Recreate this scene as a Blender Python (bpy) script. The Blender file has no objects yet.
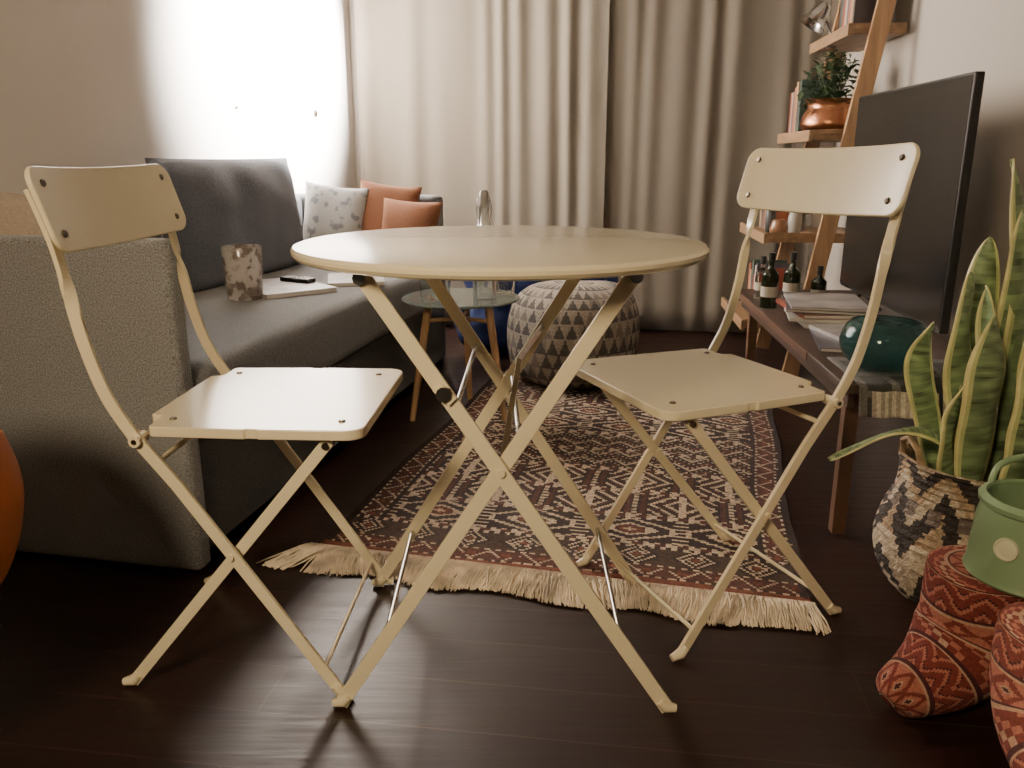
import bpy, bmesh, math, random
from mathutils import Vector, Matrix, noise as mnoise
random.seed(7)
C = bpy.context.scene.collection
rad = math.radians

# ------------------------------------------------------------------ materials
def mat(name, col, rough=0.5, metal=0.0, var=0.0, vscale=8.0, bump=0.0, bscale=60.0, attr=False,
        trans=0.0, ior=1.45, stretch=None, coat=0.0, sheen=0.0, emis=0.0):
    m = bpy.data.materials.new(name); m.use_nodes = True
    nt = m.node_tree; N = nt.nodes; b = N["Principled BSDF"]
    b.inputs["Roughness"].default_value = rough
    b.inputs["Metallic"].default_value = metal
    b.inputs["Transmission Weight"].default_value = trans
    b.inputs["IOR"].default_value = ior
    b.inputs["Coat Weight"].default_value = coat
    b.inputs["Coat Roughness"].default_value = 0.2
    b.inputs["Sheen Weight"].default_value = sheen
    tc = N.new("ShaderNodeTexCoord"); mp = N.new("ShaderNodeMapping")
    nt.links.new(tc.outputs["Object"], mp.inputs["Vector"])
    if stretch: mp.inputs["Scale"].default_value = stretch
    src = None
    if attr:
        a = N.new("ShaderNodeAttribute"); a.attribute_name = "Col"; src = a.outputs["Color"]
    else:
        r = N.new("ShaderNodeRGB"); r.outputs[0].default_value = (*col, 1); src = r.outputs[0]
    nz = N.new("ShaderNodeTexNoise"); nz.inputs["Scale"].default_value = vscale
    nz.inputs["Detail"].default_value = 5
    nt.links.new(mp.outputs[0], nz.inputs["Vector"])
    mr = N.new("ShaderNodeMapRange")
    mr.inputs["From Min"].default_value = 0.3; mr.inputs["From Max"].default_value = 0.7
    mr.inputs["To Min"].default_value = 1 - var; mr.inputs["To Max"].default_value = 1 + var
    nt.links.new(nz.outputs["Fac"], mr.inputs["Value"])
    vm = N.new("ShaderNodeVectorMath"); vm.operation = 'SCALE'
    nt.links.new(src, vm.inputs[0]); nt.links.new(mr.outputs[0], vm.inputs["Scale"])
    nt.links.new(vm.outputs[0], b.inputs["Base Color"])
    if bump > 0:
        n2 = N.new("ShaderNodeTexNoise"); n2.inputs["Scale"].default_value = bscale
        n2.inputs["Detail"].default_value = 3
        nt.links.new(mp.outputs[0], n2.inputs["Vector"])
        bp = N.new("ShaderNodeBump"); bp.inputs["Strength"].default_value = bump
        bp.inputs["Distance"].default_value = 0.01
        nt.links.new(n2.outputs["Fac"], bp.inputs["Height"]); nt.links.new(bp.outputs[0], b.inputs["Normal"])
    return m

M_beige = mat("cream_lacquer", (0.77, 0.68, 0.47), 0.22, 0, 0.03, 3, coat=0.7)
M_chrome = mat("zinc_steel", (0.55, 0.53, 0.50), 0.25, 1.0)
M_rivet = mat("rivet_steel", (0.16, 0.13, 0.10), 0.35, 1.0)
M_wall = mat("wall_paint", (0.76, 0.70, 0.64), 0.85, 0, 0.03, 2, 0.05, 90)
M_wallr = mat("shaded_wall_paint", (0.40, 0.365, 0.32), 0.85, 0, 0.03, 2, 0.05, 90)  # right wall: dimness of this side of the room put into the colour
M_ceil = mat("ceiling_paint", (0.45, 0.42, 0.39), 0.9)
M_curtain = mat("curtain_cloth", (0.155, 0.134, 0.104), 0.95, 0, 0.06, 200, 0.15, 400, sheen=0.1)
M_curtain2 = mat("shaded_curtain_cloth", (0.120, 0.102, 0.078), 0.95, 0, 0.06, 200, 0.15, 400, sheen=0.1)  # darker copy of the curtain cloth; shade on the right panel painted in
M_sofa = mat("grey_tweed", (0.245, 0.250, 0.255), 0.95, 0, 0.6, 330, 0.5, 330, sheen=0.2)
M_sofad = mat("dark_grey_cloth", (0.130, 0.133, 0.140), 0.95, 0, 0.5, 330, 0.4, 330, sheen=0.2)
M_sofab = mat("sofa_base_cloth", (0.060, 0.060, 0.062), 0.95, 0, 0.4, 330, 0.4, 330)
M_cush = mat("blue_grey_cloth", (0.078, 0.086, 0.106), 0.95, 0, 0.35, 260, 0.3, 300, sheen=0.2)
M_tan = mat("tan_cloth", (0.46, 0.38, 0.30), 0.95, 0, 0.1, 150, 0.3, 200)
M_rust = mat("rust_cloth", (0.175, 0.070, 0.032), 0.9, 0, 0.1, 150, 0.3, 250)
M_wood = mat("light_wood", (0.30, 0.18, 0.095), 0.5, 0, 0.25, 6, 0.1, 40, stretch=(8, 8, 0.8))
M_wood2 = mat("oak_wood", (0.22, 0.135, 0.072), 0.5, 0, 0.25, 6, 0.1, 40, stretch=(8, 1, 8))
M_dwood = mat("brown_wood", (0.040, 0.022, 0.014), 0.5, 0, 0.3, 6, 0.1, 40, stretch=(10, 1, 10))
M_legw = mat("leg_wood", (0.09, 0.045, 0.025), 0.5, 0, .2, 10)
M_black = mat("black_plastic", (0.011, 0.010, 0.009), 0.4)
M_screen = mat("screen_glass", (0.008, 0.0065, 0.005), 0.22)
M_glass = mat("clear_glass", (0.92, 0.95, 0.93), 0.03, trans=1.0)
M_bglass = mat("bottle_glass", (0.85, 0.88, 0.86), 0.06, trans=0.9)
M_teal = mat("smoked_teal_glass", (0.22, 0.42, 0.42), 0.05, trans=0.95, ior=1.3)
M_dglass = mat("dark_bottle_glass", (0.02, 0.025, 0.012), 0.08, trans=0.3)
M_white = mat("white_paper", (0.58, 0.55, 0.50), 0.6, 0, 0.05, 20)
M_blue = mat("navy_cloth", (0.006, 0.017, 0.085), 0.9, 0, 0.2, 30, 0.3, 60)
M_copper = mat("copper", (0.42, 0.19, 0.10), 0.33, 1.0, 0.2, 12, 0.25, 45)
M_leafs = mat("small_leaf", (0.03, 0.06, 0.02), 0.5, 0, 0.3, 20)
M_soil = mat("soil", (0.03, 0.02, 0.012), 1, 0, 0.4, 60, 0.8, 80)
M_green = mat("green_enamel", (0.20, 0.30, 0.165), 0.42, 0, 0.08, 8)
M_cream = mat("cream_enamel", (0.62, 0.62, 0.45), 0.5)
M_orange = mat("orange_shell", (0.48, 0.13, 0.03), 0.4, 0, 0.05, 5)
M_fringe = mat("cream_wool", (0.68, 0.58, 0.45), 0.95, 0, 0.3, 30)
M_attr = mat("woven_wool", (1, 1, 1), 0.95, 0, 0.25, 160, 0.5, 260, attr=True)
M_attrk = mat("flat_kilim", (1, 1, 1), 0.95, 0, 0.2, 200, 0.2, 300, attr=True)
M_attrl = mat("leaf_skin", (1, 1, 1), 0.42, 0, 0.2, 25, attr=True)
M_attrb = mat("basket_weave", (1, 1, 1), 0.9, 0, 0.3, 60, 0.9, 120, attr=True)

M_wp = mat("printed_cotton", (0.62, 0.60, 0.57), 0.95, 0, 0.0, 10, 0.2, 200)
nt = M_wp.node_tree; N = nt.nodes
vo = N.new("ShaderNodeTexNoise"); vo.inputs["Scale"].default_value = 24; vo.inputs["Detail"].default_value = 2
tc = [n for n in N if n.type == 'TEX_COORD'][0]
nt.links.new(tc.outputs["Object"], vo.inputs["Vector"])
cr = N.new("ShaderNodeValToRGB"); e = cr.color_ramp.elements
e[0].position = 0.55; e[0].color = (0.42, 0.41, 0.40, 1); e[1].position = 0.63; e[1].color = (0.20, 0.21, 0.23, 1)
nt.links.new(vo.outputs["Fac"], cr.inputs["Fac"]); nt.links.new(cr.outputs["Color"], N["Principled BSDF"].inputs["Base Color"])

M_pt = mat("patterned_glass", (0.75, 0.68, 0.62), 0.12, trans=0.7)
nt = M_pt.node_tree; N = nt.nodes
vo = N.new("ShaderNodeTexNoise"); vo.inputs["Scale"].default_value = 34
tc = [n for n in N if n.type == 'TEX_COORD'][0]
nt.links.new(tc.outputs["Object"], vo.inputs["Vector"])
cr = N.new("ShaderNodeValToRGB"); e = cr.color_ramp.elements
e[0].position = 0.46; e[0].color = (0.95, 0.92, 0.89, 1); e[1].position = 0.58; e[1].color = (0.50, 0.42, 0.38, 1)
nt.links.new(vo.outputs["Fac"], cr.inputs["Fac"]); nt.links.new(cr.outputs["Color"], N["Principled BSDF"].inputs["Base Color"])

# floor planks
M_floor = bpy.data.materials.new("dark_floorboards"); M_floor.use_nodes = True
nt = M_floor.node_tree; N = nt.nodes; b = N["Principled BSDF"]
tc = N.new("ShaderNodeTexCoord"); mp = N.new("ShaderNodeMapping"); mp.inputs["Rotation"].default_value = (0, 0, rad(8)); mp.inputs["Location"].default_value = (0.55, 0.03, 0)
nt.links.new(tc.outputs["Object"], mp.inputs["Vector"])
br = N.new("ShaderNodeTexBrick"); br.inputs["Scale"].default_value = 1
br.inputs["Brick Width"].default_value = 1.9; br.inputs["Row Height"].default_value = 0.12
br.inputs["Mortar Size"].default_value = 0.0018; br.inputs["Mortar Smooth"].default_value = 0.4
br.inputs["Color1"].default_value = (0.022, 0.0088, 0.0068, 1); br.inputs["Color2"].default_value = (0.034, 0.0145, 0.0105, 1)
br.inputs["Mortar"].default_value = (0.060, 0.030, 0.020, 1)
nt.links.new(mp.outputs[0], br.inputs["Vector"])
mp2 = N.new("ShaderNodeMapping"); mp2.inputs["Rotation"].default_value = (0, 0, rad(8)); mp2.inputs["Scale"].default_value = (1.5, 18, 1)
nt.links.new(tc.outputs["Object"], mp2.inputs["Vector"])
nz = N.new("ShaderNodeTexNoise"); nz.inputs["Scale"].default_value = 3; nz.inputs["Detail"].default_value = 8
nt.links.new(mp2.outputs[0], nz.inputs["Vector"])
mx = N.new("ShaderNodeMixRGB"); mx.blend_type = 'MULTIPLY'; mx.inputs["Fac"].default_value = 0.6
nt.links.new(br.outputs["Color"], mx.inputs["Color1"]); nt.links.new(nz.outputs["Color"], mx.inputs["Color2"])
nt.links.new(mx.outputs[0], b.inputs["Base Color"])
mr = N.new("ShaderNodeMapRange"); mr.inputs["To Min"].default_value = 0.26; mr.inputs["To Max"].default_value = 0.5
nt.links.new(nz.outputs["Fac"], mr.inputs["Value"]); nt.links.new(mr.outputs[0], b.inputs["Roughness"])
b.inputs["Specular IOR Level"].default_value = 0.38
bp = N.new("ShaderNodeBump"); bp.inputs["Strength"].default_value = 0.25; bp.inputs["Distance"].default_value = 0.003
nt.links.new(nz.outputs["Fac"], bp.inputs["Height"]); nt.links.new(bp.outputs[0], b.inputs["Normal"])

# ------------------------------------------------------------------ helpers
def link(name, me, m, parent=None, loc=(0, 0, 0), rot=(0, 0, 0), bevel=0, smooth=None, label=None, category=None, **kw):
    o = bpy.data.objects.new(name, me)
    if m is not None: me.materials.append(m)
    C.objects.link(o); o.location = loc; o.rotation_euler = rot
    if parent: o.parent = parent
    if smooth is not None:
        for p in me.polygons: p.use_smooth = True
        me.set_sharp_from_angle(angle=rad(smooth))
    if bevel > 0:
        md = o.modifiers.new("bevel", 'BEVEL'); md.width = bevel; md.segments = 3; md.limit_method = 'ANGLE'
        for p in me.polygons: p.use_smooth = True
        me.set_sharp_from_angle(angle=rad(179))
        w = o.modifiers.new("wn", 'WEIGHTED_NORMAL')
    if label: o["label"] = label
    if category: o["category"] = category
    for k, v in kw.items(): o[k] = v
    return o

def thing(name, label, category, loc=(0, 0, 0), rz=0, **kw):
    o = bpy.data.objects.new(name, None); o.empty_display_size = 0.1
    C.objects.link(o); o.location = loc; o.rotation_euler = (0, 0, rad(rz))
    o["label"] = label; o["category"] = category
    for k, v in kw.items(): o[k] = v
    return o

def mesh(name, V, F):
    me = bpy.data.meshes.new(name); me.from_pydata([tuple(v) for v in V], [], F); me.validate(); me.update(); return me

def box(name, x, y, z, m, parent=None, bevel=0.003, **kw):
    V = [(a, b_, c) for a in x for b_ in y for c in z]
    F = [(0, 1, 3, 2), (4, 6, 7, 5), (0, 4, 5, 1), (2, 3, 7, 6), (0, 2, 6, 4), (1, 5, 7, 3)]
    return link(name, mesh(name, V, F), m, parent, bevel=bevel, **kw)

def sweep_rect(name, pts, w, t, m, parent, side=(0, 1, 0), bevel=0.0012, tw=None, **kw):
    pts = [Vector(p) for p in pts]; V = []; F = []; n = len(pts)
    side0 = Vector(side).normalized()
    for i, p in enumerate(pts):
        T = (pts[min(i + 1, n - 1)] - pts[max(i - 1, 0)]).normalized()
        Nn = T.cross(side0).normalized(); S = Nn.cross(T).normalized()
        if tw:
            a = rad(tw[i]); Nn, S = Nn * math.cos(a) + S * math.sin(a), S * math.cos(a) - Nn * math.sin(a)
        for a, b_ in ((1, 1), (1, -1), (-1, -1), (-1, 1)):
            V.append(p + Nn * (a * w / 2) + S * (b_ * t / 2))
    for i in range(n - 1):
        for k in range(4):
            a = i * 4 + k; b_ = i * 4 + (k + 1) % 4
            F.append((a, b_, b_ + 4, a + 4))
    F.append((3, 2, 1, 0)); q = (n - 1) * 4; F.append((q, q + 1, q + 2, q + 3))
    me = mesh(name, V, F)
    bm = bmesh.new(); bm.from_mesh(me); bmesh.ops.recalc_face_normals(bm, faces=bm.faces); bm.to_mesh(me); bm.free()
    return link(name, me, m, parent, bevel=bevel, **kw)

def tube_data(pts, r, seg=10):
    pts = [Vector(p) for p in pts]; n = len(pts)
    if not isinstance(r, (list, tuple)): r = [r] * n
    V = []; F = []
    T = (pts[1] - pts[0]).normalized()
    ref = Vector((0, 0, 1)) if abs(T.z) < 0.9 else Vector((1, 0, 0))
    U = T.cross(ref).normalized()
    for i, p in enumerate(pts):
        T = (pts[min(i + 1, n - 1)] - pts[max(i - 1, 0)]).normalized()
        U = (U - T * U.dot(T)).normalized(); W = T.cross(U)
        for k in range(seg):
            a = 2 * math.pi * k / seg
            V.append(p + (U * math.cos(a) + W * math.sin(a)) * r[i])
    for i in range(n - 1):
        for k in range(seg):
            a = i * seg + k; b_ = i * seg + (k + 1) % seg
            F.append((a, b_, b_ + seg, a + seg))
    F.append(tuple(range(seg - 1, -1, -1))); F.append(tuple(range((n - 1) * seg, n * seg)))
    return V, F

def tube(name, pts, r, m, parent=None, seg=10, **kw):
    V, F = tube_data(pts, r, seg)
    return link(name, mesh(name, V, F), m, parent, smooth=50, **kw)

def lathe(name, prof, seg, m, parent=None, colfn=None, smooth=40, deform=None, **kw):
    V = []; F = []; n = len(prof)
    for (r, z) in prof:
        for k in range(seg):
            a = 2 * math.pi * k / seg
            p = Vector((r * math.cos(a), r * math.sin(a), z))
            if deform: p = deform(p)
            V.append(p)
    UV = []
    for i in range(n - 1):
        for k in range(seg):
            a = i * seg + k; b_ = i * seg + (k + 1) % seg
            F.append((a, b_, b_ + seg, a + seg)); UV.append(((k + .5) / seg, (i + .5) / (n - 1)))
    me = bpy.data.meshes.new(name); me.from_pydata([tuple(v) for v in V], [], F); me.update()
    if colfn: paint(me, [colfn(u, v) for u, v in UV])
    bm = bmesh.new(); bm.from_mesh(me)
    bmesh.ops.remove_doubles(bm, verts=bm.verts, dist=1e-5)
    bmesh.ops.recalc_face_normals(bm, faces=bm.faces)
    bm.to_mesh(me); bm.free()
    return link(name, me, m, parent, smooth=smooth, **kw)

def paint(me, cols):
    at = me.color_attributes.new("Col", 'FLOAT_COLOR', 'CORNER')
    buf = []
    for p, c in zip(me.polygons, cols):
        for _ in p.loop_indices: buf.extend((c[0], c[1], c[2], 1.0))
    at.data.foreach_set("color", buf)

def smoothprof(pts, n=8):
    out = []
    P = [pts[0]] + list(pts) + [pts[-1]]
    for i in range(1, len(P) - 2):
        for k in range(n):
            t = k / n; r = []
            for d in range(len(pts[0])):
                p0, p1, p2, p3 = P[i - 1][d], P[i][d], P[i + 1][d], P[i + 2][d]
                r.append(0.5 * (2 * p1 + (p2 - p0) * t + (2 * p0 - 5 * p1 + 4 * p2 - p3) * t * t + (3 * p1 - p0 - 3 * p2 + p3) * t ** 3))
            out.append(tuple(r))
    out.append(tuple(pts[-1])); return out

def pillow(name, w, h, t, m, loc, rot, n=26, seed=0, pinch=0.07, pw=2.6, **kw):
    V = []; F = []; idx = {}
    for s in (1, -1):
        for i in range(n + 1):
            for j in range(n + 1):
                u = -1 + 2 * i / n; v = -1 + 2 * j / n
                edge = i in (0, n) or j in (0, n)
                if s == -1 and edge: idx[(s, i, j)] = idx[(1, i, j)]; continue
                f = (1 - abs(u) ** pw) ** 0.5 * (1 - abs(v) ** pw) ** 0.5
                x = w / 2 * u * (1 - pinch * (1 - v * v) * abs(u)); z = h / 2 * v * (1 - pinch * (1 - u * u) * abs(v))
                if pinch < 0:
                    x = w / 2 * u * math.sqrt(1 - 0.28 * v * v); z = h / 2 * v * math.sqrt(1 - 0.28 * u * u)
                nn = mnoise.noise(Vector((x * 7 + seed, z * 7, s * 2))) * 0.012 * f ** .5
                idx[(s, i, j)] = len(V); V.append((x, s * (t / 2 * f) + nn, z + h / 2))
        for i in range(n):
            for j in range(n):
                q = [idx[(s, i, j)], idx[(s, i + 1, j)], idx[(s, i + 1, j + 1)], idx[(s, i, j + 1)]]
                F.append(tuple(q if s == -1 else q[::-1]))
    me = mesh(name, V, F)
    return link(name, me, m, None, loc=loc, rot=rot, smooth=80, **kw)

def rounded_rect(hx, hy, r, n=6):
    P = []
    for cx, cy, a0 in ((hx - r, hy - r, 0), (-hx + r, hy - r, 90), (-hx + r, -hy + r, 180), (hx - r, -hy + r, 270)):
        for k in range(n + 1):
            a = rad(a0 + 90 * k / n); P.append((cx + r * math.cos(a), cy + r * math.sin(a)))
    return P

def W(th, x, y, z=0):
    a = th.rotation_euler.z; l = th.location
    return (l.x + x * math.cos(a) - y * math.sin(a), l.y + x * math.sin(a) + y * math.cos(a), l.z + z)

# ------------------------------------------------------------------ room
def wallbox(name, p, q, thick, h=2.5, m=M_wall):
    p = Vector((*p, 0)); q = Vector((*q, 0)); d = (q - p).normalized(); nn = Vector((-d.y, d.x, 0)) * thick
    B = [p, q, q + nn, p + nn]; V = [(v.x, v.y, 0) for v in B] + [(v.x, v.y, h) for v in B]
    F = [(3, 2, 1, 0), (4, 5, 6, 7)] + [(i, (i + 1) % 4, (i + 1) % 4 + 4, i + 4) for i in range(4)]
    o = link(name, mesh(name, V, F), m, label="painted plaster wall of the living room", category="wall"); o["kind"] = "structure"; return o
def lwx(y): return -0.79 - (4.35 - y) * 0.2380
def rwx(y): return 1.27 + (y - 1.9) * 0.105
wallbox("wall_left", (lwx(-2.0), -2.0), (lwx(4.38), 4.38), 0.1)
wallbox("wall_back", (-0.90, 4.36), (1.62, 3.96), 0.1)
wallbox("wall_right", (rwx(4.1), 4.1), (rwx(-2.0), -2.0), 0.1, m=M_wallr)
fl = box("floor", (-2.6, 1.9), (-2.0, 4.7), (-0.06, 0.0), M_floor, bevel=0, label="very dark brown varnished floorboards", category="floor"); fl["kind"] = "structure"
ce = box("ceiling", (-2.6, 1.9), (-2.0, 4.7), (2.5, 2.56), M_ceil, bevel=0, label="plain white ceiling", category="ceiling"); ce["kind"] = "structure"

for (y, z, r) in ((3.93, 1.03, 0.015), (3.29, 1.02, 0.005)):
    lathe("wall_hook", [(0, 0), (r, 0), (r, 0.006), (r * .6, 0.009), (0, 0.010)], 16, M_rivet, loc=(lwx(y), y, z), rot=(0, rad(90), rad(-13.4)),
          label="small round metal hook fixed on the bright wall", category="wall hook")

# curtains
P0 = Vector((-0.745, 4.225, 0)); P1 = Vector((1.40, 3.885, 0))
cd = (P1 - P0).normalized(); cn = Vector((cd.y, -cd.x, 0))
def curtain(s0, s1, seed, label, back=0.0, m=None):
    ns = int((s1 - s0) * 330); nz = 20; V = []; F = []
    for j in range(nz + 1):
        z = 0.015 + (2.36 - 0.015) * j / nz
        for i in range(ns + 1):
            s = s0 + (s1 - s0) * i / ns
            ph = 2 * math.pi * (s / 0.125 + 0.40 * math.sin(s * 7 + seed) + 0.30 * math.sin(s * 3.3 + seed * 2) + 0.2 * math.sin(s * 17 + seed)) + 0.45 * math.sin(z * 1.5 + s * 5)
            a = 0.0055 + 0.0028 * math.sin(s * 6.1 + seed + z * .6)
            d = a * math.sin(ph) + 0.012 * mnoise.noise(Vector((s * 5, z * 1.2, seed)))
            p = P0 + cd * s + cn * (d - back)
            V.append((p.x, p.y, z))
    for j in range(nz):
        for i in range(ns):
            a = j * (ns + 1) + i; F.append((a, a + 1, a + ns + 2, a + ns + 1))
    o = link("curtain", mesh("curtain", V, F), m, smooth=180, label=label, category="curtain", group="floor length curtains")
    so = o.modifiers.new("solid", 'SOLIDIFY'); so.thickness = 0.002
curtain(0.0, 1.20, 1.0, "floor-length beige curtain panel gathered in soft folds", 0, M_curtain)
curtain(1.17, 2.16, 2.6, "floor-length beige curtain panel, colour darkened as shade, hanging beside the ladder shelf", 0.03, M_curtain2)
tube("curtain_rod", [P0 + Vector((0, 0, 2.38)), P1 + Vector((0, 0, 2.38))], 0.012, M_chrome, label="slim metal curtain rod along the back wall", category="curtain rod")

# ------------------------------------------------------------------ rug
RW, RL = 1.04, 1.52
cream = (0.52, 0.41, 0.30); dark = (0.026, 0.014, 0.012); maroon = (0.075, 0.025, 0.017); rust = (0.155, 0.045, 0.024); brown = (0.055, 0.030, 0.021)
def rugcol(i, j, nx, ny):
    e = min(i, nx - 1 - i); f = min(j, ny - 1 - j)
    if f < 5: return rust
    if e < 3: return dark
    def band(k, l):
        if k < 1: return cream if (l // 2) % 2 else dark
        if k < 8:
            t = (l % 12) - 6
            if abs(abs(t) - (k - 1)) < 1: return cream
            if abs(t) < 2 and 3 < k < 6: return rust
            return maroon
        return cream if (l // 2) % 2 else brown
    if f < 14: return band(f - 5, i)
    if f < 26:
        k = f - 14; t = (i % 20) - 10; d = abs(t) + abs(k - 6)
        if d in (6, 3): return cream
        if d < 2: return rust
        return dark if d < 9 else brown
    if f < 28: return cream if (i // 2) % 2 else dark
    if e < 12: return band(e - 3, j)
    if e < 14: return dark
    cw, ch = 37, 24
    jj = j - 28; row = jj // ch; b_ = jj % ch - ch // 2
    ii = i - 14 + (cw // 2 if row % 2 else 0)
    a = ii % cw - cw // 2; col = ii // cw; A = abs(a); B = abs(b_)
    if B >= 10:
        if B == 10: return cream if (i // 1) % 4 < 2 else dark
        return maroon if (i // 4) % 2 else cream
    typ = (row * 2 + (row // 2)) % 3
    if typ == 0:
        d = max(A * 0.60, (A * .45 + B) * 1.0)
        if 8.6 < d < 10.2: return cream
        if A in (6, 7) and B < 3: return cream
        if 4.2 < d < 5.6: return cream
        if d <= 2.6: return rust if d > 1.2 else cream
        if d < 4.2: return maroon
        if A > 15 and (B % 3 == 0): return cream
        return dark
    if typ == 1:
        t = abs((i % 14) - 7)
        q = (b_ + t) % 11
        if q in (0, 1): return cream
        if q in (5,): return rust
        if q in (3, 8) and i % 2: return cream
        return dark
    if A < 1.5: return cream
    if (B + A) % 6 in (0, 1) and A < 14: return cream
    if A in (15, 16): return maroon
    if A == 18 and j % 3: return cream
    if (B + A) % 6 in (3,) and A < 12: return maroon
    return dark
nx, ny = 166, 242
V = []; F = []; cols = []
for j in range(ny + 1):
    for i in range(nx + 1):
        x = -RW / 2 + RW * i / nx; y = -RL / 2 + RL * j / ny
        V.append((x + 0.006 * math.sin(y * 7) + .002 * mnoise.noise(Vector((x * 30, y * 30, 0))), y + 0.006 * math.sin(x * 8) + .002 * mnoise.noise(Vector((x * 30, y * 30, 5))), 0.006 + 0.0015 * mnoise.noise(Vector((x * 5, y * 5, 0)))))
for j in range(ny):
    for i in range(nx):
        a = j * (nx + 1) + i; F.append((a, a + 1, a + nx + 2, a + nx + 1))
        c = rugcol(i, j, nx, ny)
        if random.random() < .10: c = rugcol(max(0, i - 1), j, nx, ny)
        s = random.uniform(0.65, 1.15); cols.append((c[0] * s, c[1] * s, c[2] * s))
rug = thing("rug", "dark red and brown hand-woven rug with cream geometric motifs and fringe", "rug", (0.250, 2.290, 0), -14)
me = bpy.data.meshes.new("pile"); me.from_pydata(V, [], F); me.update(); paint(me, cols)
o = link("pile", me, M_attr, rug); so = o.modifiers.new("s", 'SOLIDIFY'); so.thickness = 0.005; so.offset = -1
V = []; F = []
for side in (-1, 1):
    NF = 1300 if side < 0 else 250
    for k in range(NF):
        x = -RW / 2 - 0.012 + (RW + .024) * (k + random.uniform(-.6, .6)) / NF
        L = random.uniform(0.098, 0.118) * (0.94 + 0.10 * math.sin(x * 23)); dx = random.gauss(0, 0.008) + 0.016 * math.sin(x * 14) - (0.04 if x < -RW / 2 + .04 else 0)
        pts = []; rr = []
        n = 6; ph = random.uniform(0, 6); lift = random.uniform(.3, 1.3)
        for q in range(n):
            t = q / (n - 1)
            pts.append((x + dx * t * t + 0.003 * math.sin(ph + t * 7), side * (RL / 2 - 0.004 + L * t), 0.009 + 0.013 * math.sin(t * math.pi) * lift - 0.004 * t))
            rr.append(0.0027 * (1 - 0.4 * t))
        v, f = tube_data(pts, rr, 4); off = len(V); V += v; F += [tuple(a + off for a in g) for g in f]
o = link("fringe", mesh("fringe", V, F), M_fringe, rug, smooth=60, kind="stuff", label="cream wool tassel fringe")

# ------------------------------------------------------------------ folding table
tb = thing("folding_table", "round cream metal folding bistro table with crossed legs", "table", (-0.018, 1.318, 0))
lathe("tabletop", [(0, 0.698), (0.301, 0.698), (0.314, 0.693), (0.3185, 0.6955), (0.3215, 0.700), (0.3215, 0.705), (0.318, 0.7095), (0.312, 0.711), (0.0, 0.710)], 128, M_beige, tb, smooth=25)
yo, yb = -0.203, 0.205
def pos(a, b_, t): return tuple(a[i] + (b_[i] - a[i]) * t for i in range(3))
legs = []
for (y, ys) in ((yo, 1), (yb, -1)):
    tx = 0.182 if ys > 0 else 0.165
    B = ((-tx - .005, y, 0.688), (0.262, y, 0.006)); A = ((tx + .005, y + 0.013 * ys, 0.688), (-0.252, y + 0.013 * ys, 0.006))
    for L in (B, A):
        sweep_rect("leg", L, 0.0225, 0.008, M_beige, tb); legs.append(L)
        f = L[1]; s = 1 if f[0] > 0 else -1
        tube("foot_cap", [(f[0] - s * .014, f[1], .022), (f[0] - s * .004, f[1], .011), (f[0] + s * .012, f[1], .0075)], [0.009, 0.0100, 0.0065], M_beige, tb)
    t = 0.42; p = pos(B[0], B[1], t)
    tube("pivot_rivet", [(p[0] + .001, y - 0.008 * ys, p[2]), (p[0] + .001, y + .022 * ys, p[2])], 0.006, M_beige, tb)
for L0, L1 in ((legs[0], legs[2]), (legs[1], legs[3])):
    for t in (0.28, 0.83):
        if L0 is legs[1] and t == .28: t = .36
        tube("cross_rod", [pos(*L0, t), pos(*L1, t)], 0.0042, M_chrome, tb)
    sweep_rect("top_rail", [pos(*L0, 0.0), pos(*L1, 0.0)], 0.014, 0.014, M_beige, tb, side=(0, 0, 1))
    tube("hinge_bolt", [(L0[0][0], L0[0][1] - .012, 0.682), (L0[0][0], L0[0][1] + .01, 0.682)], 0.009, M_chrome, tb)
p = pos(*legs[0], 0.245)
tube("locking_catch", [(p[0], p[1] - .014, p[2]), (p[0], p[1] + .006, p[2])], 0.011, M_chrome, tb)
sweep_rect("locking_catch", [(p[0] - .010, p[1] - .008, p[2] + .010), (p[0] + .013, p[1] - .008, p[2] - .012)], 0.016, 0.004, M_beige, tb)
sweep_rect("support_strut", [pos(*legs[1], .42), (0.03, 0.0, 0.52), pos(*legs[3], .22)], 0.010, 0.003, M_chrome, tb)

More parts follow.
